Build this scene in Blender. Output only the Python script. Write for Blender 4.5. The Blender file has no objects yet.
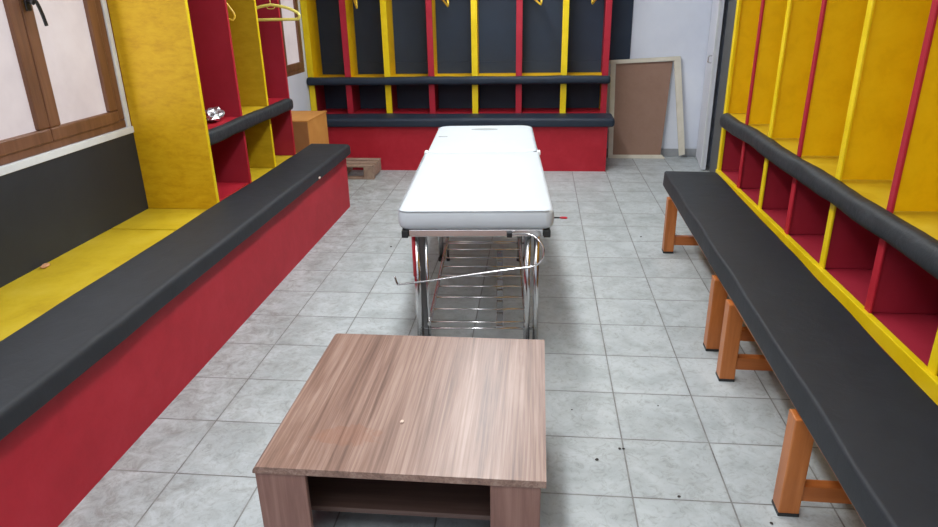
import bpy, bmesh, math, random
from mathutils import Matrix, Vector, noise
random.seed(7)
scn = bpy.context.scene
C = scn.collection

# ------------------------------------------------------------ materials
def mat(name, base, rough=.5, metal=0., spec=.5, coat=0., emis=None):
    m = bpy.data.materials.new(name); m.use_nodes = True
    b = m.node_tree.nodes['Principled BSDF']
    b.inputs['Base Color'].default_value = (*base, 1)
    b.inputs['Roughness'].default_value = rough
    b.inputs['Metallic'].default_value = metal
    b.inputs['Specular IOR Level'].default_value = spec
    b.inputs['Coat Weight'].default_value = coat
    if emis:
        b.inputs['Emission Color'].default_value = (*emis[0], 1)
        b.inputs['Emission Strength'].default_value = emis[1]
    return m

def srgb(r, g, b):
    f = lambda c: (c/255/12.92) if c/255 <= .04045 else ((c/255+.055)/1.055)**2.4
    return (f(r), f(g), f(b))

class NT:
    def __init__(s, m):
        s.t = m.node_tree; s.n = s.t.nodes; s.b = s.n['Principled BSDF']
    def new(s, k, **kw):
        n = s.n.new(k)
        for a, v in kw.items(): setattr(n, a, v)
        return n
    def link(s, a, b): s.t.links.new(a, b)
    def coords(s, scale=(1, 1, 1), geo=False):
        if geo: src = s.new('ShaderNodeNewGeometry').outputs['Position']
        else: src = s.new('ShaderNodeTexCoord').outputs['Object']
        mp = s.new('ShaderNodeMapping'); mp.inputs['Scale'].default_value = scale
        s.link(src, mp.inputs['Vector']); return mp.outputs[0]
    def noise(s, vec, scale, detail=4, rough=.55, dist=0.):
        n = s.new('ShaderNodeTexNoise'); n.inputs['Scale'].default_value = scale
        n.inputs['Detail'].default_value = detail; n.inputs['Roughness'].default_value = rough
        n.inputs['Distortion'].default_value = dist
        s.link(vec, n.inputs['Vector']); return n.outputs['Fac']
    def ramp(s, fac, stops):
        r = s.new('ShaderNodeValToRGB'); e = r.color_ramp.elements
        e[0].position, e[0].color = stops[0][0], (*stops[0][1], 1)
        e[1].position, e[1].color = stops[-1][0], (*stops[-1][1], 1)
        for p, c in stops[1:-1]:
            k = e.new(p); k.color = (*c, 1)
        s.link(fac, r.inputs[0]); return r.outputs[0]
    def mix(s, fac, a, b, mode='MIX'):
        m = s.new('ShaderNodeMix', data_type='RGBA', blend_type=mode)
        for sock, v in ((m.inputs[0], fac), (m.inputs[6], a), (m.inputs[7], b)):
            if isinstance(v, (int, float)): sock.default_value = v
            elif isinstance(v, tuple): sock.default_value = (*v, 1)
            else: s.link(v, sock)
        return m.outputs[2]
    def math(s, op, a, b=None, c=None):
        m = s.new('ShaderNodeMath', operation=op)
        for i, v in enumerate((a, b, c)):
            if v is None: continue
            if isinstance(v, (int, float)): m.inputs[i].default_value = v
            else: s.link(v, m.inputs[i])
        return m.outputs[0]
    def bump(s, h, strength=.2, dist=.01):
        b = s.new('ShaderNodeBump'); b.inputs['Strength'].default_value = strength
        b.inputs['Distance'].default_value = dist
        s.link(h, b.inputs['Height']); s.link(b.outputs[0], s.b.inputs['Normal'])

def painted(name, c, dark, light, rough=.45, scale=5, patch=.5, stretch=(1, 1, 1)):
    m = mat(name, c, rough, spec=.32); t = NT(m)
    v = t.coords(stretch, geo=True)
    n1 = t.noise(v, scale, 6, .68, .3)
    col = t.ramp(n1, [(.25, dark), (.5, c), (.75, light)])
    n2 = t.noise(v, scale*6, 3, .7)
    sp = t.ramp(n2, [(.70, (0, 0, 0)), (.8, (1, 1, 1))])
    sp2 = t.math('MULTIPLY', sp, patch)
    col = t.mix(sp2, col, dark)
    t.link(col, t.b.inputs['Base Color'])
    t.bump(t.noise(v, scale*8, 3), .15, .004)
    return m

M = {}
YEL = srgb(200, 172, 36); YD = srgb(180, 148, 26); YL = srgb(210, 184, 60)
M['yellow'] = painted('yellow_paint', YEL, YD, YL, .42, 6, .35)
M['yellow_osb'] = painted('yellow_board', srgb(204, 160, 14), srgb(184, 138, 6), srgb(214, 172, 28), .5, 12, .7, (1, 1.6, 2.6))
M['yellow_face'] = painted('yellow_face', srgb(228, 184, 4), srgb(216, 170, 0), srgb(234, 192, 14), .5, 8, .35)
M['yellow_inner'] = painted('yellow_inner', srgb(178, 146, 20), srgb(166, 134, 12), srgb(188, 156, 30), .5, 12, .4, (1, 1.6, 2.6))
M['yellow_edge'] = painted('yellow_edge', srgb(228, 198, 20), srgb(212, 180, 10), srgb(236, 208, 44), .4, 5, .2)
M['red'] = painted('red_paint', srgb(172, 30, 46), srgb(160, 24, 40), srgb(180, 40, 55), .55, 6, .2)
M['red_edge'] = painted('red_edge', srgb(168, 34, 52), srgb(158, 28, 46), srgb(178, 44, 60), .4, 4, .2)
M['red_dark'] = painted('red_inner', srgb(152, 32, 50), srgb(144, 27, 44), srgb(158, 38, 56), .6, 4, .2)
M['black_board'] = painted('black_board', srgb(40, 52, 70), srgb(37, 48, 65), srgb(44, 57, 75), .5, 3, .2)
M['dado'] = painted('black_dado', srgb(44, 47, 53), srgb(41, 44, 50), srgb(49, 52, 58), .55, 3, .2)

def vinyl(name, c, rough, bs=.25, mott=.13):
    m = mat(name, c, rough, spec=.33); t = NT(m); v = t.coords(geo=True)
    n = t.noise(v, 9, 4, .6, .5); n2 = t.noise(v, 260, 2)
    t.bump(t.math('ADD', n, t.math('MULTIPLY', n2, .08)), bs, .012)
    col = t.ramp(n, [(.3, tuple(x*(1-mott) for x in c)), (.7, tuple(x*(1+mott) for x in c))])
    t.link(col, t.b.inputs['Base Color']); return m
M['vinyl'] = vinyl('black_vinyl', srgb(38, 41, 46), .6)
M['vinyl_blue'] = vinyl('black_vinyl_back', srgb(34, 44, 58), .55)
M['vinyl_roll'] = vinyl('roll_vinyl', srgb(42, 46, 50), .55, .6)
M['white_vinyl'] = vinyl('white_vinyl', srgb(198, 205, 211), .4, .03, .015)
M['piping'] = mat('piping', srgb(150, 156, 160), .5)
M['slot'] = mat('slot_shadow', srgb(150, 155, 155), .7)
M['chrome'] = mat('chrome', (.66, .65, .65), .2, 1.)
M['gap_shade'] = mat('gap_shade_grey', (.18, .18, .18), .35, .9)
M['black_plastic'] = mat('black_plastic', srgb(34, 36, 38), .5)
M['red_plastic'] = mat('red_plastic', srgb(190, 30, 45), .35)
M['foil'] = mat('foil', (.62, .64, .67), .42, 1.)
M['paper'] = mat('paper_tag', srgb(215, 190, 175), .7)
M['chip'] = mat('wood_chip', srgb(205, 150, 110), .7)
M['debris'] = mat('dirt', srgb(60, 55, 52), .9)
M['hanger'] = mat('hanger_plastic', srgb(226, 214, 110), .35)
M['hanger2'] = mat('hanger_plastic_deep', srgb(228, 190, 60), .35)
M['frame_pale'] = painted('pale_frame', srgb(212, 206, 190), srgb(200, 193, 175), srgb(222, 216, 202), .6, 6, .3)
M['hardboard'] = painted('brown_hardboard', srgb(146, 116, 100), srgb(138, 108, 92), srgb(152, 122, 106), .7, 5, .2)
M['card'] = painted('box_board', srgb(200, 140, 70), srgb(192, 130, 62), srgb(210, 150, 80), .65, 5, .2)
M['card_shaded'] = painted('box_board_shaded', srgb(158, 108, 62), srgb(150, 100, 56), srgb(166, 116, 70), .7, 5, .2)  # box board darkened for the shaded front side, not a lining
M['pallet'] = painted('pallet_wood', srgb(150, 128, 112), srgb(128, 106, 92), srgb(168, 148, 130), .75, 12, .3)
M['trim_white'] = painted('white_trim', srgb(222, 226, 230), srgb(208, 212, 217), srgb(230, 233, 236), .5, 5, .3)
M['door_white'] = painted('white_door', srgb(222, 225, 234), srgb(216, 220, 229), srgb(228, 231, 238), .45, 2, .2)
M['steel_dark'] = mat('dark_steel', srgb(60, 60, 62), .35, .8)
M['ceil'] = mat('ceiling_paint', srgb(225, 226, 228), .8)
M['lightbox'] = mat('light_diffuser', (1, 1, 1), .5, emis=((1, .98, .96), 4))
M['fixture'] = mat('fixture_metal', srgb(220, 220, 220), .5)

def plaster():
    m = mat('wall_plaster', srgb(204, 208, 220), .8); t = NT(m); v = t.coords(geo=True)
    n = t.noise(v, 1.6, 5, .6)
    col = t.ramp(n, [(.3, srgb(206, 211, 223)), (.55, srgb(216, 221, 232)), (.75, srgb(224, 228, 237))])
    n2 = t.noise(t.coords((1, 1, .35), geo=True), 5, 4, .6, 1)
    col = t.mix(t.ramp(n2, [(.68, (0, 0, 0)), (.8, (.35, .35, .35))]), col, srgb(160, 163, 172))
    t.link(col, t.b.inputs['Base Color']); t.bump(t.noise(v, 40, 3), .1, .004); return m
M['plaster'] = plaster()

def floor_mat():
    m = mat('floor_tiles', srgb(165, 170, 172), .4); t = NT(m)
    pos = t.new('ShaderNodeNewGeometry').outputs['Position']
    sep = t.new('ShaderNodeSeparateXYZ'); t.link(pos, sep.inputs[0])
    tx = t.math('DIVIDE', sep.outputs[0], .33); ty = t.math('DIVIDE', sep.outputs[1], .33)
    fx = t.math('FRACT', tx); fy = t.math('FRACT', ty)
    dx = t.math('MINIMUM', fx, t.math('SUBTRACT', 1, fx)); dy = t.math('MINIMUM', fy, t.math('SUBTRACT', 1, fy))
    d = t.math('MINIMUM', dx, dy)
    grout = t.math('LESS_THAN', d, .0085)
    cx = t.math('FLOOR', tx); cy = t.math('FLOOR', ty)
    cmb = t.new('ShaderNodeCombineXYZ'); t.link(cx, cmb.inputs[0]); t.link(cy, cmb.inputs[1])
    wn = t.new('ShaderNodeTexWhiteNoise', noise_dimensions='3D'); t.link(cmb.outputs[0], wn.inputs['Vector'])
    # per-tile shifted marbling
    add = t.new('ShaderNodeVectorMath', operation='MULTIPLY_ADD')
    t.link(wn.outputs['Color'], add.inputs[0]); add.inputs[1].default_value = (9, 9, 9); t.link(pos, add.inputs[2])
    n = t.noise(add.outputs[0], 5, 6, .62, .6)
    col = t.ramp(n, [(.28, srgb(156, 163, 164)), (.48, srgb(176, 183, 185)), (.62, srgb(187, 194, 196)), (.8, srgb(172, 179, 180))])
    n2 = t.noise(add.outputs[0], 22, 6, .75, 1.5)
    col = t.mix(t.ramp(n2, [(.5, (0, 0, 0)), (.66, (.55, .55, .55))]), col, srgb(134, 137, 134))
    tint = t.ramp(wn.outputs['Value'], [(0, (.93, .93, .93)), (1, (1.0, 1.0, 1.0))])
    col = t.mix(1., col, tint, 'MULTIPLY')
    # grime near the left riser and on broad areas
    n3 = t.noise(pos, 1.1, 5, .65)
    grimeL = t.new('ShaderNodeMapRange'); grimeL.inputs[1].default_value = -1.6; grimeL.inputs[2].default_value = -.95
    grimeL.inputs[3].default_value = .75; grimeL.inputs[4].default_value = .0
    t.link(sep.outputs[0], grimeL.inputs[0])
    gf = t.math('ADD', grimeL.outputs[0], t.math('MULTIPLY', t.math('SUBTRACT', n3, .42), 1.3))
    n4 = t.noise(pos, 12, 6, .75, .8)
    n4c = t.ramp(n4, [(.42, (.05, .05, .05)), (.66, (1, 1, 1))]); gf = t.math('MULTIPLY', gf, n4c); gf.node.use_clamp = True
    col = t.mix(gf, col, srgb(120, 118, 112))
    n5 = t.noise(pos, 6, 5, .7)
    gcol = t.ramp(n5, [(.35, srgb(92, 90, 88)), (.65, srgb(136, 137, 135))])
    # thin soft dirt beside the joints
    edge = t.new('ShaderNodeMapRange'); edge.inputs[1].default_value = .0; edge.inputs[2].default_value = .035
    edge.inputs[3].default_value = .3; edge.inputs[4].default_value = 0
    t.link(d, edge.inputs[0])
    col = t.mix(t.math('MULTIPLY', edge.outputs[0], n4), col, srgb(110, 108, 104))
    col = t.mix(grout, col, gcol)
    t.link(col, t.b.inputs['Base Color'])
    r = t.math('ADD', t.math('MULTIPLY', n4, .3), .32); t.link(r, t.b.inputs['Roughness'])
    hgt = t.math('SUBTRACT', t.math('MULTIPLY', n, .15), t.math('MULTIPLY', grout, .8))
    t.bump(hgt, .25, .003)
    return m
M['floor'] = floor_mat()

def wood(name, a, b, c, axis, freq=7, rough=.4, streak=38, k=.18):
    m = mat(name, b, rough); t = NT(m)
    sc = [streak]*3; sc[axis] = 1.6
    v = t.coords(tuple(sc), geo=True)
    n = t.noise(v, 1.0, 6, .65, .6)
    sc2 = [freq]*3; sc2[axis] = .8
    n2 = t.noise(t.coords(tuple(sc2), geo=True), 1.0, 4, .6, 1.5)
    f = t.math('ADD', t.math('MULTIPLY', n, .55), t.math('MULTIPLY', n2, .45))
    col = t.ramp(f, [(.5-k, a), (.5, b), (.5+k, c)])
    t.link(col, t.b.inputs['Base Color']); t.bump(n, .08, .002)
    return m, t, col
m, t, col = wood('walnut_laminate', srgb(100, 76, 66), srgb(134, 105, 92), srgb(160, 134, 121), 1, 11, .34, 95, .13)
# faded, worn patch near the front left of the top
pos = t.new('ShaderNodeNewGeometry').outputs['Position']
mp = t.new('ShaderNodeMapping'); mp.inputs['Location'].default_value = (.50, 2.58, 0); mp.inputs['Scale'].default_value = (4.2, 8.5, 1)
mp.vector_type = 'POINT'; mp.inputs['Location'].default_value = (.56*4.2, 2.58*8.5, 0)
t.link(pos, mp.inputs[0])
ln = t.new('ShaderNodeVectorMath', operation='LENGTH')
flat = t.new('ShaderNodeVectorMath', operation='MULTIPLY'); flat.inputs[1].default_value = (1, 1, 0)
t.link(mp.outputs[0], flat.inputs[0]); t.link(flat.outputs[0], ln.inputs[0])
pn = t.noise(pos, 16, 4, .6, 1)
pf = t.math('ADD', ln.outputs['Value'], t.math('MULTIPLY', pn, 1.2))
mask = t.ramp(pf, [(1.15, (.55, .55, .55)), (1.25, (0, 0, 0))])
mask.node.color_ramp.elements[0].position = .92; mask.node.color_ramp.elements[1].position = 1.0
t.link(t.mix(t.math('MULTIPLY', mask, .45), col, srgb(140, 86, 58)), t.b.inputs['Base Color'])
M['walnut'] = m
M['walnut_v'] = wood('walnut_laminate_upright', srgb(104, 72, 62), srgb(130, 94, 84), srgb(150, 114, 102), 2, 9, .42, 46)[0]
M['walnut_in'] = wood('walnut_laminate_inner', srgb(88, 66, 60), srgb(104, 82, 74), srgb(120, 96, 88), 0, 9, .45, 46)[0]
M['orange_wood'] = wood('varnished_pine', srgb(150, 84, 34), srgb(180, 106, 50), srgb(204, 130, 72), 2, 6, .38, 22)[0]
M['orange_wood_x'] = wood('varnished_pine_rail', srgb(150, 84, 34), srgb(178, 102, 48), srgb(200, 124, 66), 0, 6, .38, 22)[0]
M['orange_wood_y'] = wood('varnished_pine_plank', srgb(150, 84, 34), srgb(180, 106, 50), srgb(204, 130, 72), 1, 6, .38, 22)[0]
M['frame_brown'] = wood('brown_window_frame', srgb(92, 60, 42), srgb(116, 78, 56), srgb(134, 94, 70), 2, 6, .4, 26)[0]
# frosted, blown-out pane
m = mat('frosted_pane', srgb(232, 220, 222), .35, emis=(srgb(238, 220, 222), 1.0)); t = NT(m)
n = t.noise(t.coords(geo=True), 3, 4, .6)
col = t.ramp(n, [(.3, srgb(214, 198, 202)), (.6, srgb(238, 224, 226)), (.8, srgb(246, 236, 238))])
t.link(col, t.b.inputs['Emission Color']); t.b.inputs['Emission Strength'].default_value = .62
t.b.inputs['Base Color'].default_value = (.25, .24, .24, 1)
M['pane'] = m

# ------------------------------------------------------------ mesh helpers
def bx(bm, x0, x1, y0, y1, z0, z1, bev=0., seg=2):
    r = bmesh.ops.create_cube(bm, size=1.)
    vs = r['verts']
    for v in vs:
        v.co = Vector(((x0+x1)/2+v.co.x*(x1-x0), (y0+y1)/2+v.co.y*(y1-y0), (z0+z1)/2+v.co.z*(z1-z0)))
    if bev > 0:
        es = list({e for v in vs for e in v.link_edges})
        bmesh.ops.bevel(bm, geom=es, offset=bev, segments=seg, profile=.5, affect='EDGES')
    return bm
def box(*a, **k): return bx(bmesh.new(), *a, **k)

def prism(bm, pts, axis, a0, a1):
    """closed 2D outline extruded along axis; pts are the other two coords in x,y,z order"""
    def mk(p, a):
        c = list(p); c.insert(axis, a); return bm.verts.new(c)
    A = [mk(p, a0) for p in pts]; Bv = [mk(p, a1) for p in pts]
    n = len(pts)
    for i in range(n): bm.faces.new((A[i], A[(i+1) % n], Bv[(i+1) % n], Bv[i]))
    bm.faces.new(A[::-1]); bm.faces.new(Bv)
    bmesh.ops.recalc_face_normals(bm, faces=bm.faces[:])
    return bm

def tube(bm, pts, r, n=12, cap=True):
    pts = [Vector(p) for p in pts]; rings = []
    up = None
    for i, p in enumerate(pts):
        d = (pts[min(i+1, len(pts)-1)]-pts[max(i-1, 0)]).normalized()
        if up is None: up = Vector((0, 0, 1)) if abs(d.z) < .9 else Vector((1, 0, 0))
        u = d.cross(up).normalized(); w = u.cross(d).normalized(); up = w
        rr = r[i] if isinstance(r, (list, tuple)) else r
        rings.append([bm.verts.new(p+(u*math.cos(2*math.pi*k/n)+w*math.sin(2*math.pi*k/n))*rr) for k in range(n)])
    for a, b in zip(rings, rings[1:]):
        for k in range(n): bm.faces.new((a[k], a[(k+1) % n], b[(k+1) % n], b[k]))
    if cap: bm.faces.new(rings[0][::-1]); bm.faces.new(rings[-1])
    bmesh.ops.recalc_face_normals(bm, faces=bm.faces[:])
    return bm

def smooth_curve(P, sub=6):
    P = [Vector(p) for p in P]; out = []
    for i in range(len(P)-1):
        p0, p1, p2, p3 = P[max(i-1, 0)], P[i], P[i+1], P[min(i+2, len(P)-1)]
        for k in range(sub):
            t = k/sub
            out.append(.5*((2*p1)+(-p0+p2)*t+(2*p0-5*p1+4*p2-p3)*t*t+(-p0+3*p1-3*p2+p3)*t**3))
    out.append(P[-1]); return out

def loft(bm, sections):
    rings = [[bm.verts.new(p) for p in s] for s in sections]; n = len(rings[0])
    for a, b in zip(rings, rings[1:]):
        for k in range(n): bm.faces.new((a[k], a[(k+1) % n], b[(k+1) % n], b[k]))
    bm.faces.new(rings[0][::-1]); bm.faces.new(rings[-1])
    bmesh.ops.recalc_face_normals(bm, faces=bm.faces[:])
    return bm

def rrect(w0, w1, h0, h1, r, n=5):
    """rounded rectangle outline as (w,h) points; r = (bottom-left, bottom-right, top-right, top-left)"""
    out = []
    cs = [(w0, h0, r[0], 180), (w1, h0, r[1], 270), (w1, h1, r[2], 0), (w0, h1, r[3], 90)]
    for (cx, cy, rr, a0) in cs:
        ox = cx+rr if cx == w0 else cx-rr; oy = cy+rr if cy == h0 else cy-rr
        for k in range(n+1):
            a = math.radians(a0+90*k/n); out.append((ox+rr*math.cos(a), oy+rr*math.sin(a)))
    return out

def pad(w0, w1, h0, h1, a0, a1, axis, r, endr=.03, step=.08, wob=.004, seed=0, outer=None):
    """upholstered pad: rounded section (w,h) lofted along x (axis 0) or y (axis 1), softly rounded ends, uneven stuffing.
    outer: (length parameter, offset) is applied as a gentle wobble of the outline"""
    base = rrect(w0, w1, h0, h1, r, 6)
    cw, ch = (w0+w1)/2, (h0+h1)/2
    L = a1-a0; ts = [a0+endr*(1-math.cos(math.pi/2*k/5)) for k in range(6)]
    n = max(2, int((L-2*endr)/step)); ts += [a0+endr+(L-2*endr)*k/n for k in range(1, n)]
    ts += [a1-endr*(1-math.cos(math.pi/2*k/5)) for k in range(5, -1, -1)]
    secs = []
    for t in ts:
        e = min(t-a0, a1-t)
        q = 1. if e >= endr else math.sqrt(max(0, 1-(1-e/endr)**2))
        inset = endr*.85*(1-q)
        s = []
        for (w, h) in base:
            dw, dh = w-cw, h-ch
            fw = (abs(w1-w0)/2-inset)/(abs(w1-w0)/2); fh = (abs(h1-h0)/2-min(inset, (h1-h0)*.35))/(abs(h1-h0)/2)
            ww, hh = cw+dw*fw, ch+dh*fh
            nz = noise.noise(Vector((t*3.1+seed, ww*6, hh*6)))*wob
            nz2 = noise.noise(Vector((t*1.3+seed+9, ww*2, 0)))*wob
            ww += nz*(1 if dw > 0 else -1); hh += nz2 if dh > 0 else 0
            s.append((t, ww, hh) if axis == 0 else (ww, t, hh))
        secs.append(s)
    return loft(bmesh.new(), secs)

# ------------------------------------------------------------ object helpers
def part(name, bm, m, parent=None, bev=0., smooth=False, kind=None, label=None):
    """world-space bmesh -> ONE mesh object; with a parent, its coordinates become local to the parent"""
    me = bpy.data.meshes.new(name)
    if parent is not None:
        w = Matrix.Identity(4); p = parent
        chain = []
        while p is not None: chain.append(p); p = p.parent
        for p in reversed(chain): w = w @ p.matrix_basis
        bm.transform(w.inverted())
    if bev > 0:
        bmesh.ops.bevel(bm, geom=bm.edges[:], offset=bev, segments=2, profile=.5, affect='EDGES')
    bm.to_mesh(me); bm.free()
    me.materials.append(m if not isinstance(m, str) else M[m])
    if smooth:
        me.shade_smooth()
    o = bpy.data.objects.new(name, me); C.objects.link(o)
    if parent is not None: o.parent = parent
    if kind: o['kind'] = kind
    if label: o['label'] = label
    return o

def thing(name, label, cat, loc=(0, 0, 0), rz=0., group=None):
    o = bpy.data.objects.new(name, None); C.objects.link(o)
    o.empty_display_size = .1
    o.matrix_basis = Matrix.Translation(loc) @ Matrix.Rotation(rz, 4, 'Z')
    o['label'] = label; o['category'] = cat
    if group: o['group'] = group
    return o

def single(name, bm, m, label, cat, loc, smooth=False, group=None):
    bm.transform(Matrix.Translation(-Vector(loc)))
    o = part(name, bm, m, None, 0, smooth); o.location = loc
    o['label'] = label; o['category'] = cat
    if group: o['group'] = group
    return o

def structure(name, bm, m, parent=None):
    return part(name, bm, m, parent, kind='structure')

# ------------------------------------------------------------ room shell
XL, XR, YB, YF, ZC = -2.38, 1.70, 3.08, -5.6, 2.85
structure('floor', box(XL-.2, XR+.2, YF-.2, YB+.2, -.1, 0), 'floor')
structure('ceiling', box(XL-.2, XR+.2, YF-.2, YB+.2, ZC, ZC+.1), 'ceil')
structure('wall_back', box(XL-.2, XR+.2, YB, YB+.15, 0, ZC), 'plaster')
structure('wall_right', box(XR, XR+.15, YF, YB, 0, ZC), 'plaster')
structure('wall_front', box(XL-.2, XR+.2, YF-.15, YF, 0, ZC), 'plaster')
# left wall with two window openings
W1 = (-2.60, -.54, .955, 2.15); W2 = (1.55, 2.62, .955, 2.15)
bm = bmesh.new()
bx(bm, XL-.2, XL, YF, YB, 0, W1[2]); bx(bm, XL-.2, XL, YF, YB, W1[3], ZC)
bx(bm, XL-.2, XL, YF, W1[0], W1[2], W1[3]); bx(bm, XL-.2, XL, W1[1], W2[0], W1[2], W1[3]); bx(bm, XL-.2, XL, W2[1], YB, W1[2], W1[3])
structure('wall_left', bm, 'plaster')
# skirting on the back wall (grey tile)
M['dark_wall'] = painted('dark_grey_wall', srgb(96, 98, 99), srgb(90, 92, 93), srgb(102, 104, 105), .6, 3, .2)
M['skirt'] = painted('skirting_tile', srgb(150, 153, 156), srgb(138, 141, 144), srgb(160, 163, 166), .4, 6, .3)
structure('baseboard_back', box(.66, XR, YB-.012, YB, 0, .085, bev=.003), 'skirt')
# black dado boards
structure('trim_1', box(XL, XL+.012, YF, -.5, .45, .925), 'dado')
structure('trim_2', box(XL, XL+.02, -3.2, -.50, .918, .955, bev=.003), 'trim_white')     # white sill strip
structure('trim_3', box(XL, XL+.012, -.54, -.506, .955, 2.2, bev=.002), 'trim_white')
structure('trim_4', box(1.662, XR, YF, 2.43, 0, ZC), 'dark_wall')                            # dark boarding behind the right lockers

def window(name, y0, y1, z0, z1, sashes, f=.077):
    w = structure(name, (lambda b: (bx(b, XL-.07, XL+.004, y0, y1, z0, z0+.045, bev=.006), bx(b, XL-.07, XL+.004, y0, y1, z1-.045, z1, bev=.006),
        bx(b, XL-.07, XL+.004, y0, y0+.055, z0+.045, z1-.045, bev=.006), bx(b, XL-.07, XL+.004, y1-.055, y1, z0+.045, z1-.045, bev=.006), b)[-1])(bmesh.new()), 'frame_brown')
    for (a, b_) in sashes:
        s = bmesh.new(); q = .067; za, zb = z0+.038, z1-.038
        bx(s, XL-.055, XL+.012, a, b_, za, za+q, bev=.008); bx(s, XL-.055, XL+.012, a, b_, zb-q, zb, bev=.008)
        bx(s, XL-.055, XL+.012, a, a+f, za+q, zb-q, bev=.008); bx(s, XL-.055, XL+.012, b_-f, b_, za+q, zb-q, bev=.008)
        so = part('sash', s, 'frame_brown', w)
        part('pane', box(XL-.018, XL-.008, a+f-.01, b_-f+.01, za+q-.01, zb-q+.01), 'pane', so)
    return w
w1 = window('window_1', W1[0], W1[1], W1[2], W1[3], [(-1.155, -.600), (-1.715, -1.160), (-2.275, -1.72)])
# handle on the meeting stile
h = bmesh.new(); tube(h, [(XL+.026, -1.135, 1.635), (XL+.06, -1.135, 1.625)], .011, 12)
tube(h, smooth_curve([(XL+.058, -1.14, 1.64), (XL+.062, -1.12, 1.63), (XL+.062, -1.10, 1.58), (XL+.06, -1.085, 1.525)]), .0085, 10)
bx(h, XL+.024, XL+.034, -1.152, -1.118, 1.59, 1.66, bev=.004)
part('window_handle', h, 'steel_dark', w1, smooth=False)
window('window_2', W2[0], W2[1], W2[2], W2[3], [(1.60, 2.08), (2.085, 2.565)], .05)

# white door standing against the right wall in the far corner
d = structure('door_1', prism(bmesh.new(), [(1.585, 2.44), (1.628, 2.44), (1.699, 3.066), (1.668, 3.066)], 2, .012, 2.08), 'door_white')
structure('door_edge', prism(bmesh.new(), [(1.580, 2.434), (1.597, 2.434), (1.598, 2.455), (1.582, 2.455)], 2, .01, 2.08), 'trim_white', d)
hb = bmesh.new(); tube(hb, smooth_curve([(1.605, 2.56, 1.075), (1.573, 2.56, 1.07), (1.570, 2.56, 1.04), (1.573, 2.56, 1.015), (1.605, 2.56, 1.01)]), .006, 8)
part('door_handle', hb, 'chrome', d, smooth=True)

# ------------------------------------------------------------ ceiling light
cl = thing('ceiling_light', 'long white fluorescent ceiling light along the middle of the ceiling', 'ceiling light', (-.48, -.2, ZC))
part('housing', box(-.62, -.34, -2.6, 2.2, ZC-.06, ZC, bev=.006), 'fixture', cl)
part('diffuser', box(-.59, -.37, -2.57, 2.17, ZC-.085, ZC-.06, bev=.008), 'lightbox', cl)

# ------------------------------------------------------------ LEFT BENCH PLATFORM
lb = thing('platform_bench', 'long low red platform bench with yellow deck and black padded edge, left side', 'bench', (-1.7, -1.8, 0))
part('riser', box(-1.60, -1.578, -4.6, 1.09, 0, .452), 'red', lb)
part('end_panel', box(XL+.002, -1.60, 1.068, 1.09, 0, .452), 'red', lb)
dk = bmesh.new()
bx(dk, XL+.012, -1.58, -4.6, -3.304, .43, .455); bx(dk, XL+.012, -1.58, -3.298, -.896, .43, .455); bx(dk, XL+.012, -1.58, -.884, 1.09, .43, .455)
part('deck', dk, 'yellow', lb)
part('seat_pad', pad(-1.865, -1.535, .440, .53, -4.6, 1.12, 1, (.012, .02, .03, .012), .03, .09, .006, 3), 'vinyl', lb, smooth=True)

# ------------------------------------------------------------ BACK BENCH PLATFORM
bb = thing('platform_bench', 'red boxed bench with black padded edge under the back lockers', 'bench', (-.85, 2.6, 0))
part('riser', box(XL+.012, .655, 2.385, 2.407, 0, .45), 'red', bb)
part('end_panel', box(.633, .655, 2.407, YB-.013, 0, .45), 'red', bb)
part('deck', box(XL+.012, .655, 2.40, YB-.002, .45, .475), 'red_dark', bb)
part('seat_pad', pad(2.335, 2.674, .445, .53, XL+.02, .715, 0, (.012, .012, .025, .03), .03, .09, .006, 5), 'vinyl_blue', bb, smooth=True)
# pad() with axis 0 uses (w,h) = (y,z)

# ------------------------------------------------------------ LEFT LOCKERS
FX = -1.972   # front edge plane
ll = thing('open_locker', 'open yellow and red three-bay locker standing on the left bench beside the window', 'locker', (-2.17, .25, .455))
ZT = 2.02
def upright(parent, axis, pos, th, a0, a1, z0, z1, m, me, name='divider', side=None):
    """upright board with a painted front edge strip as a child"""
    if axis == 1:   # board in an x-plane range a0..a1 at y=pos ; front edge at a1 (left) or a0 (right)
        o = part(name, box(a0, a1, pos-th/2, pos+th/2, z0, z1, bev=.002), m, parent)
        f = a1 if side == 'hi' else a0
        part('edge_strip', box(min(f, f+(.004 if side == 'hi' else -.004)), max(f, f+(.004 if side == 'hi' else -.004)), pos-th/2-.0015, pos+th/2+.0015, z0+.001, z1-.001), me, o)
    return o
upright(ll, 1, -.49, .022, XL+.012, -1.925, .456, ZT, 'yellow_osb', 'yellow_edge', 'side_panel', 'hi')
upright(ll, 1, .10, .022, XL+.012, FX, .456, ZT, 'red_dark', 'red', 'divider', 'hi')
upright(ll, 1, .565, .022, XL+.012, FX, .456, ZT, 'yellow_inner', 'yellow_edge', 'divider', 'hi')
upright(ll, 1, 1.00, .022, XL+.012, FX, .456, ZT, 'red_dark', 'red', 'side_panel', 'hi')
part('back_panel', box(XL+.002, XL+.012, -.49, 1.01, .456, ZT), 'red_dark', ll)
part('top_board', box(XL+.002, FX, -.51, 1.03, ZT, ZT+.022, bev=.002), 'yellow', ll)
for (a, b, m) in ((-.478, .088, 'red'), (.112, .553, 'yellow'), (.577, .990, 'red')):
    part('shelf', box(XL+.013, FX+.004, a, b, .890, .912), m, ll)
part('bay_floor', box(XL+.013, FX-.01, -.478, .088, .456, .466), 'red', ll)
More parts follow.
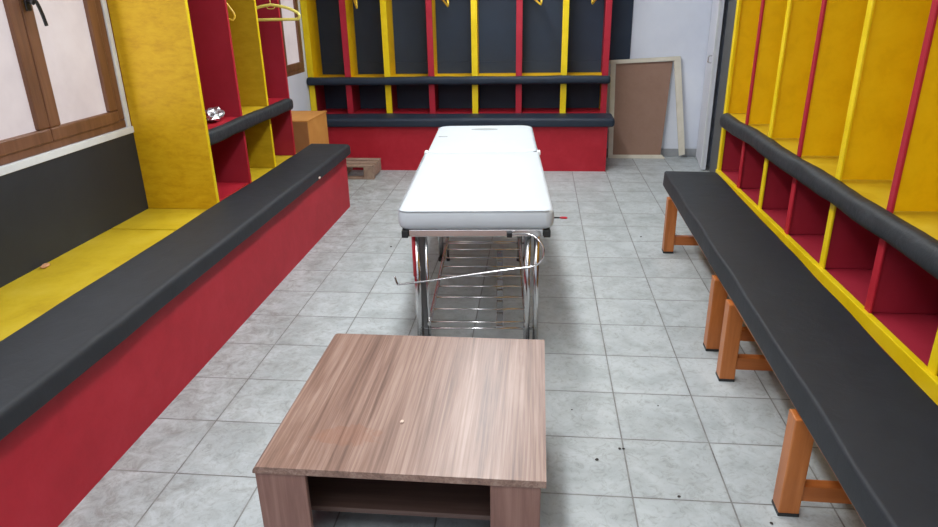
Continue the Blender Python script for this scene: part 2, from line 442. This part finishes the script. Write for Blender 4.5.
def roll(axis, c0, c1, w, z, r, seed, rz=1.0, box_=1.0):
    """stuffed vinyl roll with slightly lumpy section"""
    bm = bmesh.new(); n = 18; secs = []
    L = c1-c0; k = int(L/.05)
    ts = [c0, c0+.006, c0+.02]+[c0+.04+(L-.08)*i/k for i in range(k+1)]+[c1-.02, c1-.006, c1]
    for t in ts:
        e = min(t-c0, c1-t); q = 1 if e > .03 else .62+.38*math.sqrt(max(0, 1-(1-e/.03)**2))
        s = []
        for j in range(n):
            a = 2*math.pi*j/n
            rr = r*q*(1+.13*noise.noise(Vector((t*4+seed, math.cos(a)*.8, math.sin(a)*.8)))+.04*noise.noise(Vector((t*17+seed, math.cos(a)*2, math.sin(a)*2))))
            zz = z+.006*noise.noise(Vector((t*2.2+seed, 3, 1)))
            ca, sa = math.cos(a), math.sin(a)
            p = (w+rr*math.copysign(abs(ca)**box_, ca), zz+rr*rz*math.copysign(abs(sa)**box_, sa))
            s.append((t, p[0], p[1]) if axis == 0 else (p[0], t, p[1]))
        secs.append(s)
    return loft(bm, secs)
part('padded_roll', roll(1, -.475, .960, FX+.018, .872, .035, 2, 1.25, .62), 'vinyl_roll', ll, smooth=True)
part('hanging_rail', tube(bmesh.new(), [(-2.09, -.48, 1.80), (-2.09, 1.0, 1.80)], .011), 'chrome', ll, smooth=True)

# ------------------------------------------------------------ BACK LOCKERS
bl = thing('open_locker', 'seven-bay locker with black backs and red and yellow posts on the back wall', 'locker', (-.87, 2.9, .475))
XS = [-2.345, -1.955, -1.545, -1.095, -.655, -.215, .228, .630]
FY = 2.70
part('back_panel', box(XL+.002, .905, YB-.02, YB, 1.0, 2.04), 'black_board', bl)
part('lower_back_panel', box(XL+.002, .64, YB-.021, YB-.001, .476, .999), 'black_board', bl)
for i, x in enumerate(XS):
    col = 'yellow_edge' if i % 2 == 0 else 'red_edge'
    th = .05 if i in (0, 7) else .026
    last = i == 7
    up = part('divider' if 0 < i < 7 else 'side_panel', box(x-.011, x+.011, FY, YB-.022, .884, ZT, bev=.002), 'red_edge' if last else 'yellow_face', bl)
    part('edge_strip', box(x-.03, x+.03, FY-.02, FY+.002, .884, ZT, bev=.002), 'red_edge' if last else col, up)
    lo = part('lower_divider', box(x-.011, x+.011, FY, YB-.022, .476, .86, bev=.002), 'red_dark' if i != 7 else 'yellow_face', bl)
    part('edge_strip', box(x-.03, x+.03, FY-.02, FY+.002, .476, .86, bev=.002), 'red_edge' if last else col, lo)
part('shelf', box(-2.356, .641, FY-.02, YB-.022, .861, .883, bev=.002), 'yellow_face', bl)
part('bay_floor', box(-2.356, .641, FY-.02, YB-.022, .500, .520, bev=.002), 'red', bl)
part('top_board', box(-2.37, .66, FY-.02, YB, ZT, ZT+.022), 'yellow', bl)
part('padded_roll', roll(0, -2.375, .68, FY-.045, .855, .036, 8, 1.1, .7), 'vinyl_blue', bl, smooth=True)
part('hanging_rail', tube(bmesh.new(), [(-2.34, 2.80, 1.80), (.62, 2.80, 1.80)], .011), 'chrome', bl, smooth=True)

# ------------------------------------------------------------ RIGHT LOCKERS
rl = thing('open_locker', 'long yellow open locker with red lower cubbies along the right wall', 'locker', (1.45, -1.3, 0))
RX = 1.25; RB = 1.650
YS = [.51, .035, -.405, -.85, -1.31, -1.76, -2.21, -2.66, -3.11]
for i, y in enumerate(YS):
    ye = i % 2 == 0
    if i in (0, 8):
        up = part('side_panel', box(RX, RB, y-.011, y+.011, 0, ZT, bev=.002), 'yellow_face', rl)
        part('edge_strip', box(RX-.02, RX, y-.024, y+.024, 0, ZT, bev=.003), 'yellow_edge', up)
        sg = -1 if i == 0 else 1
        part('inner_lining', box(RX+.002, RB-.007, min(y+sg*.012, y+sg*.016), max(y+sg*.012, y+sg*.016), .472, .842), 'red_dark', rl)
        continue
    up = part('divider', box(RX, RB, y-.011, y+.011, .873, ZT, bev=.002), 'yellow_face', rl)
    part('edge_strip', box(RX-.012, RX, y-(.021 if ye else .017), y+(.021 if ye else .017), .866, ZT, bev=.003), 'yellow_edge' if ye else 'red_edge', up)
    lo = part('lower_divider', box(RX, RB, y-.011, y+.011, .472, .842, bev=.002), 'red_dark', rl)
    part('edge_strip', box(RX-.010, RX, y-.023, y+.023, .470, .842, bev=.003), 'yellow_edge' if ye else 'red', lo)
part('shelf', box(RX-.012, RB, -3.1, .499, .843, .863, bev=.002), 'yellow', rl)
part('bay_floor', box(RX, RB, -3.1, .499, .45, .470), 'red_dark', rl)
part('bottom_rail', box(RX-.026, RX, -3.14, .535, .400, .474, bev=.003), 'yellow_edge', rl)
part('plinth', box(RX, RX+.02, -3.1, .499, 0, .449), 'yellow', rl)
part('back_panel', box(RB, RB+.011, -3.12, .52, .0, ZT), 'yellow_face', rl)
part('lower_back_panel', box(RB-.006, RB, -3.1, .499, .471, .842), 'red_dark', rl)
part('top_board', box(RX-.02, RB, -3.13, .53, ZT, ZT+.022), 'yellow', rl)
part('padded_roll', roll(1, -3.13, .43, RX-.034, .832, .036, 21, 1.3, .85), 'vinyl_roll', rl, smooth=True)

# ------------------------------------------------------------ RIGHT BENCH
RBO = (.82, -2.3, 0); RBR = math.radians(-.95)
rb = thing('padded_bench', 'long free-standing bench with black vinyl pad and orange wooden trestle legs', 'bench', RBO, RBR)
BW = Matrix.Translation(RBO) @ Matrix.Rotation(RBR, 4, 'Z') @ Matrix.Translation((-.82, 2.3, 0))
def bp(name, bm, m, **k):
    bm.transform(BW); return part(name, bm, m, rb, **k)
bp('seat_pad', pad(.800, 1.152, .392, .492, -4.2, .40, 1, (.010, .012, .02, .014), .03, .09, .006, 33), 'vinyl', smooth=True)
bp('plank', box(.812, 1.145, -4.18, .37, .374, .396, bev=.003), 'orange_wood_y')
bp('back_rail', box(1.157, 1.174, -4.18, .36, .365, .462, bev=.003), 'orange_wood_y')
for y in (.13, -1.215, -1.49, -2.33, -3.6):
    for x in (.800, 1.10):
        leg = bp('leg', box(x-.006, x+.060, y-.033, y+.033, .012, .374, bev=.004), 'orange_wood')
        ft = box(x-.007, x+.061, y-.034, y+.034, 0, .013, bev=.002); ft.transform(BW)
        part('foot_pad', ft, 'black_plastic', leg)
    bp('stretcher', box(.860, 1.094, y-.02, y+.02, .055, .115, bev=.003), 'orange_wood_x')
bp('long_rail', box(1.105, 1.150, -4.1, .2, .314, .374, bev=.003), 'orange_wood_y')

# ------------------------------------------------------------ COFFEE TABLE
ct = thing('coffee_table', 'square low walnut-laminate coffee table with an open cubby, nearest the camera', 'table', (-.39, -2.33, 0))
top = prism(bmesh.new(), [(-.797, .378), (.022, .378), (.022, .400)]+[(-.797+.018-.018*math.sin(math.radians(t)), .400-.018+.018*math.cos(math.radians(t))) for t in (0, 22, 45, 67, 90)], 1, -2.738, -1.934)
part('tabletop', top, 'walnut', ct)
for (x0, x1) in ((-.794, -.648), (-.13, .008)):
    for (y0, y1) in ((-2.733, -2.713), (-1.965, -1.945)):
        part('leg', box(x0, x1, y0, y1, 0, .378, bev=.004), 'walnut_v', ct)
part('shelf', box(-.77, -.010, -2.60, -1.97, .130, .148, bev=.002), 'walnut_in', ct)
part('side_board', box(-.008, .008, -2.712, -1.966, .04, .378), 'walnut_v', ct)
part('side_board', box(-.794, -.778, -2.712, -1.966, .04, .378), 'walnut_v', ct)
part('back_board', box(-.647, -.131, -1.97, -1.954, .10, .378), 'walnut_in', ct)

# ------------------------------------------------------------ EXAMINATION TABLE
ROT = math.radians(3.2); O = (-.285, -1.395, 0)
et = thing('massage_table', 'white padded massage table with chrome legs and rod rack in the middle', 'massage table', O, ROT)
TW = Matrix.Translation(O) @ Matrix.Rotation(ROT, 4, 'Z')
def lp(name, bm, m, parent=et, **k):
    bm.transform(TW); return part(name, bm, m, parent, **k)
def table_pad(w, y0, y1, z0, z1, cr_near, cr_far):
    """flat cushion: rounded plan outline, rolled top and bottom edges"""
    def outline(inset):
        pts = []
        for (cx, cy, r, a0) in ((-w, y0, cr_near, 180), (w, y0, cr_near, 270), (w, y1, cr_far, 0), (-w, y1, cr_far, 90)):
            ox = cx+r if cx < 0 else cx-r; oy = cy+r if cy == y0 else cy-r
            for k in range(9):
                a = math.radians(a0+90*k/8); pts.append((ox+(r-inset)*math.cos(a), oy+(r-inset)*math.sin(a)))
        return pts
    secs = []
    H = z1-z0
    for (ins, f) in ((.020, 0), (.006, .10), (.0, .28), (-.002, .5), (.0, .76), (.003, .90), (.010, .97), (.022, 1.0), (.10, 1.01)):
        i2 = min(ins, min(cr_near, cr_far)-.001) if ins < .05 else None
        if i2 is None:
            pts = [((x)*(w-.10)/w, (y0+y1)/2+(y-(y0+y1)/2)*((y1-y0)/2-.10)/((y1-y0)/2)) for x, y in outline(.02)]
        else: pts = outline(i2)
        secs.append([(x, y, z0+H*f) for x, y in pts])
    return loft(bmesh.new(), secs)
cu = lp('cushion', table_pad(.347, -.003, 1.22, .650, .742, .045, .024), 'white_vinyl', smooth=True)
hd = lp('headrest', table_pad(.338, 1.224, 2.12, .660, .745, .024, .09), 'white_vinyl', smooth=True)
def piping(w, y0, y1, z, r, cr0, cr1, skip=1):
    pts = []
    for (cx, cy, rr, a0) in ((-w, y0, cr0, 180), (w, y0, cr0, 270), (w, y1, cr1, 0), (-w, y1, cr1, 90)):
        ox = cx+rr if cx < 0 else cx-rr; oy = cy+rr if cy == y0 else cy-rr
        for k in range(7):
            a = math.radians(a0+90*k/6); pts.append((ox+rr*math.cos(a), oy+rr*math.sin(a), z))
    pts = pts[21:]+pts[:14+0] if skip == 1 else pts[7:]+pts[:0]
    if skip == 1: pts = pts[4:-4]
    return tube(bmesh.new(), pts, r, 8, cap=True)
lp('piping', piping(.3455, -.0015, 1.218, .737, .0028, .045, .024), 'piping', cu, smooth=True)
lp('piping', piping(.3365, 1.226, 2.118, .740, .0028, .024, .09, 2), 'piping', hd, smooth=True)
s = bmesh.new(); bmesh.ops.create_cone(s, cap_ends=True, segments=24, radius1=1, radius2=1, depth=1)
for v in s.verts: v.co = Vector((.0+v.co.x*.095, 1.95+v.co.y*.034, .745+v.co.z*.004))
lp('face_slot', s, 'slot', hd)
for sx, yy in ((-1, 1.24), (1, 1.22)):
    b = bmesh.new(); bx(b, sx*.343-.010, sx*.343+.010, yy-.03, yy+.03, .722, .744, bev=.004)
    lp('hinge_bracket', b, 'fixture')
lp('seam_button', box(-.305, -.245, 1.68, 1.70, .7445, .748, bev=.002), 'slot')
# under-frame
fr = bmesh.new()
bx(fr, -.301, .301, .010, .040, .616, .649, bev=.003)
lp('under_frame_bar', fr, 'chrome')
lp('under_frame_bar', box(-.31, .31, 1.98, 2.01, .616, .649, bev=.003), 'chrome')
for sx in (-.30, .30): lp('under_frame_rail', box(sx-.014, sx+.014, .047, 1.979, .618, .649, bev=.003), 'chrome')
for sx in (-1, 1):
    e = bmesh.new(); bx(e, min(sx*.302, sx*.332), max(sx*.302, sx*.332), .000, .046, .614, .648, bev=.003)
    lp('end_cap', e, 'black_plastic')
for y in (.085, 1.30):
    for x, r in ((-.279, .017), (-.234, .008), (.236, .016), (.276, .013)):
        leg = lp('leg', tube(bmesh.new(), [(x, y, .02), (x, y, .616)], r, 16), 'chrome', smooth=True)
        lp('rubber_foot', tube(bmesh.new(), [(x, y, 0), (x, y, .022)], r+.004, 14), 'black_plastic', leg)
    for z in (.12, .60):
        lp('leg_brace', tube(bmesh.new(), [(-.279, y, z), (.276, y, z)], .006, 10), 'chrome', smooth=True)
lp('gap_shade_strip', box(-.262, -.242, .080, .094, .02, .616), 'gap_shade')  # grey strip in place of the shaded gap between the leg tubes
lp('red_reflection', tube(bmesh.new(), [(-.289, .074, .40), (-.289, .074, .615)], .0095, 12), 'red_plastic', smooth=True)  # red tube standing in for a red reflection in the chrome leg
# rack: two side rails with cross rods
rk = bmesh.new()
for sx in (-.232, .232): tube(rk, [(sx, .07, .150), (sx, 1.66, .150)], .010, 10)
bx(rk, .09, .125, .06, 1.1, .136, .144, bev=.002)
rack = lp('rack_rails', rk, 'chrome', smooth=False)
for k in range(12):
    lp('rack_rod', tube(bmesh.new(), [(-.232, .085+.144*k, .154), (.232, .085+.144*k, .154)], .0045, 8), 'chrome', rack, smooth=True)
# bent chrome arm at the near end
arm = smooth_curve([(.15, .0, .630), (.20, -.02, .640), (.245, -.04, .640), (.275, -.06, .625), (.297, -.075, .590), (.294, -.08, .545), (.26, -.08, .512),
                    (.17, -.08, .497), (.02, -.08, .476), (-.16, -.08, .448), (-.33, -.08, .424), (-.352, -.08, .428), (-.360, -.08, .460)], 6)
lp('towel_arm', tube(bmesh.new(), arm, .0045, 10), 'chrome', smooth=True)
lp('arm_clamp', box(.138, .162, -.012, .014, .618, .640, bev=.003), 'steel_dark')
kb = bmesh.new(); tube(kb, [(.33, .06, .688), (.378, .06, .688)], .0035, 8)
kn = lp('adjustment_lever', kb, 'steel_dark', smooth=True)
lp('lever_grip', tube(bmesh.new(), [(.374, .06, .688), (.384, .06, .688), (.402, .06, .687), (.410, .06, .686)], [.003, .0055, .0055, .003], 10), 'red_plastic', kn, smooth=True)

# ------------------------------------------------------------ HANGERS
def hanger(c, drop, plane, name, label, m, half=.2, rr=.0065):
    """hanger with rail point c, shoulders in the x (0) or y (1) direction"""
    o = thing(name, label, 'hanger', c, 0)
    def P(u, z): return (c[0]+u, c[1], c[2]+z) if plane == 0 else (c[0], c[1]+u, c[2]+z)
    hz = -drop
    body = bmesh.new()
    loop = [P(0, hz+.10), P(.05, hz+.093), P(half*.62, hz+.075), P(half*.90, hz+.048), P(half, hz+.026), P(half*.96, hz+.006), P(half*.84, hz),
            P(0, hz), P(-half*.84, hz), P(-half*.96, hz+.006), P(-half, hz+.026), P(-half*.90, hz+.048), P(-half*.62, hz+.075), P(-.05, hz+.093), P(0, hz+.10)]
    tube(body, smooth_curve(loop, 5), rr, 10)
    part('frame', body, m, o, smooth=True)
    nk = bmesh.new(); tube(nk, smooth_curve([P(-.03, hz+.097), P(-.022, hz+.075), P(.022, hz+.075), P(.03, hz+.097)], 4), .003, 8)
    part('notch_bar', nk, m, o, smooth=True)
    hk = bmesh.new(); tube(hk, smooth_curve([P(0, hz+.10), P(0, -.055), P(.012, -.035), P(.019, -.015), P(.016, .008), P(0, .0165), P(-.014, .008), P(-.018, -.006)], 5), .0032, 8)
    part('hook', hk, m, o, smooth=True)
    return o
hanger((-1.945, .78, 1.80), .305, 0, 'clothes_hanger', 'pale yellow plastic hanger seen broadside in the farthest bay of the left locker', 'hanger', .205, .0105)
h2 = hanger((-2.06, .33, 1.80), .272, 0, 'clothes_hanger', 'yellow hanger with only its tip showing in the middle bay of the left locker', 'hanger2', .125)
src = hanger((-1.85, 2.80, 1.80), .212, 1, 'clothes_hanger', 'yellow hanger tip in the second bay from the left of the back locker', 'hanger2', .2, .0095)
G = 'yellow hangers in the back locker'
src['group'] = G
def copy_tree(o, parent=None):
    c = o.copy(); C.objects.link(c)
    if parent is not None: c.parent = parent
    for ch in list(o.children): copy_tree(ch, c)
    return c
h2.rotation_euler = (0, math.radians(20), math.radians(8))
src.rotation_euler = (math.radians(14), 0, math.radians(19))
for x, rz, lab in ((-.95, 19, 'yellow hanger tip in the fourth bay from the left of the back locker'),
                   (-.055, 19, 'yellow hanger tip in sixth bay of back locker, left of last yellow post'),
                   (.51, -16, 'yellow hanger tip in the rightmost bay of the back locker')):
    c = copy_tree(src); c.location = (x, 2.80, 1.80); c.rotation_euler.z = math.radians(rz); c['label'] = lab; c['group'] = G

# ------------------------------------------------------------ CORNER THINGS
pl = thing('pallet', 'small grey wooden pallet on the tiles behind the left bench', 'pallet', (-1.95, 2.15, 0))
for y in (2.005, 2.15, 2.292):
    part('top_board', box(-2.3, -1.585, y-.045 if y > 2.1 else 2.0, y+.045, .118, .137, bev=.002), 'pallet', pl)
for x in (-2.28, -1.98, -1.685):
    part('block', box(x, x+.10, 2.0, 2.33, .02, .118, bev=.003), 'pallet', pl)
part('bottom_board', box(-2.3, -1.585, 2.0, 2.06, 0, .02, bev=.002), 'pallet', pl)
bxo = thing('storage_box', 'tan wooden box standing on the floor past the end of the left bench', 'box', (-2.18, 1.72, 0))
part('front_side', box(-2.364, -1.998, 1.440, 1.452, 0, .648, bev=.002), 'card_shaded', bxo)
part('body', box(-2.366, -1.996, 1.452, 1.990, 0, .648, bev=.003), 'card', bxo)
part('lid', box(-2.368, -1.990, 1.436, 1.994, .648, .660, bev=.002), 'card', bxo)

# leaning framed board (right stile has come loose)
fb = thing('framed_board', 'brown hardboard panel in a pale loose frame leaning against the back wall', 'framed board', (1.05, 3.02, 0))
def lean(y_bot, y_top, H): return lambda z: y_bot+(y_top-y_bot)*z/H
ln_ = lean(3.0, 3.06, 1.03)
def quad_slab(pts, th):
    """pts = (x,z) outline leaning with the board, extruded by th toward the room"""
    bm = bmesh.new()
    A = [bm.verts.new((x, ln_(z)-th, z)) for x, z in pts]; Bq = [bm.verts.new((x, ln_(z), z)) for x, z in pts]
    n = len(pts)
    for i in range(n): bm.faces.new((A[i], A[(i+1) % n], Bq[(i+1) % n], Bq[i]))
    bm.faces.new(A[::-1]); bm.faces.new(Bq); bmesh.ops.recalc_face_normals(bm, faces=bm.faces[:]); return bm
part('panel', quad_slab([(.76, .035), (1.285, .035), (1.335, .985), (.745, .965)], .006), 'hardboard', fb)
part('top_rail', quad_slab([(.70, .965), (1.37, .995), (1.405, 1.035), (.70, 1.002)], .028), 'frame_pale', fb)
part('left_stile', quad_slab([(.735, .0), (.785, .0), (.765, .966), (.715, .966)], .024), 'frame_pale', fb)
part('bottom_rail', quad_slab([(.786, .0), (1.335, .0), (1.30, .036), (.786, .036)], .026), 'frame_pale', fb)
part('right_stile', quad_slab([(1.475, .03), (1.535, .045), (1.408, 1.03), (1.345, .993)], .024), 'frame_pale', fb)

# ------------------------------------------------------------ SMALL THINGS
def crumple(c, sx, sy, sz, seed, amp=.35, sub=3):
    bm = bmesh.new(); bmesh.ops.create_icosphere(bm, subdivisions=sub, radius=1)
    for v in bm.verts:
        n = noise.noise(v.co*2.3+Vector((seed, 0, 0)))+.5*noise.noise(v.co*5.1+Vector((0, seed, 0)))
        v.co *= 1+amp*n
        v.co = Vector((c[0]+v.co.x*sx, c[1]+v.co.y*sy, c[2]+v.co.z*sz))
    lo = min(v.co.z for v in bm.verts)
    for v in bm.verts: v.co.z += c[2]-lo
    return bm
single('crumpled_foil', crumple((-2.06, -.10, .913), .055, .09, .042, 4, .45), 'foil', 'crumpled silver foil wrapper on the red shelf of the left locker', 'foil', (-2.06, -.10, .913))
single('wood_chip', crumple((-2.335, -1.46, .456), .018, .026, .008, 7, .4, 2), 'chip', 'small tan chip of wood lying on the yellow deck by the black wall', 'debris', (-2.335, -1.46, .456))
single('paper_scrap', crumple((-1.532, .25, .452), .006, .018, .009, 9, .3, 2), 'paper', 'tiny pale scrap stuck under the edge of the left bench pad', 'debris', (-1.532, .25, .452))
single('wood_crumb', crumple((-.416, -2.50, .4005), .006, .008, .003, 11, .3, 2), 'paper', 'tiny pale crumb on the coffee table top', 'debris', (-.416, -2.50, .4005))
flk = None
for k, (x, y) in enumerate(((.315, -2.044), (.330, -2.043), (.224, -2.116), (.507, -1.739), (.488, -2.295), (.762, -2.40), (.146, -1.795), (.733, .425), (-1.026, .128))):
    s = [1, .9, 1.2, .6, 1, 1, .7, 1.2, 1.3][k]
    if flk is None:
        flk = single('dirt_speck', crumple((x, y, 0), .005, .006, .002, 3, .4, 2), 'debris', 'small dark dirt speck lying on the grey floor tiles', 'debris', (x, y, 0), group='dirt specks on the floor tiles')
    else:
        c = flk.copy(); C.objects.link(c); c.location = (x, y, 0); c.rotation_euler.z = k*1.3; c.scale = (s, s, s)

# ------------------------------------------------------------ lights
def area(name, loc, rot, sx, sy, e, col=(1, 1, 1)):
    l = bpy.data.lights.new(name, 'AREA'); l.shape = 'RECTANGLE'; l.size = sx; l.size_y = sy; l.energy = e; l.color = col
    o = bpy.data.objects.new(name, l); C.objects.link(o); o.location = loc; o.rotation_euler = rot; return o
area('fluorescent_light', (-.48, -.2, ZC-.095), (0, 0, 0), .24, 4.7, 100, (.95, .98, 1))
area('fill_light_near', (-.3, -4.2, ZC-.02), (0, 0, 0), 1.6, 1.6, 75, (.96, .98, 1))  # unseen broad lamp under the ceiling above the camera, no fixture modelled
area('fill_light_far', (.1, 1.6, ZC-.02), (0, 0, 0), 1.0, 1.0, 22, (.93, .97, 1))  # added fill to brighten the dim back of the room, no fixture
area('window_light', (XL+.05, -1.55, 1.55), (0, math.radians(-90), 0), 1.1, 2.0, 9, (.95, .97, 1))
w = bpy.data.worlds.new('World'); scn.world = w; w.use_nodes = True
w.node_tree.nodes['Background'].inputs[0].default_value = (.8, .87, 1, 1)
w.node_tree.nodes['Background'].inputs[1].default_value = .6

# ------------------------------------------------------------ camera
cam = bpy.data.cameras.new('camera'); co = bpy.data.objects.new('camera', cam); C.objects.link(co)
cam.sensor_width = 36; cam.lens = 668.2/938*36; cam.clip_start = .05
co.matrix_world = (Matrix.Translation((-.02056, -4.19691, 1.60141)) @ Matrix.Rotation(.1055133, 4, 'Z')
                   @ Matrix.Rotation(1.19531682, 4, 'X') @ Matrix.Rotation(-.0189744, 4, 'Z'))
scn.camera = co
scn.view_settings.view_transform = 'Standard'
scn.view_settings.exposure = -.1
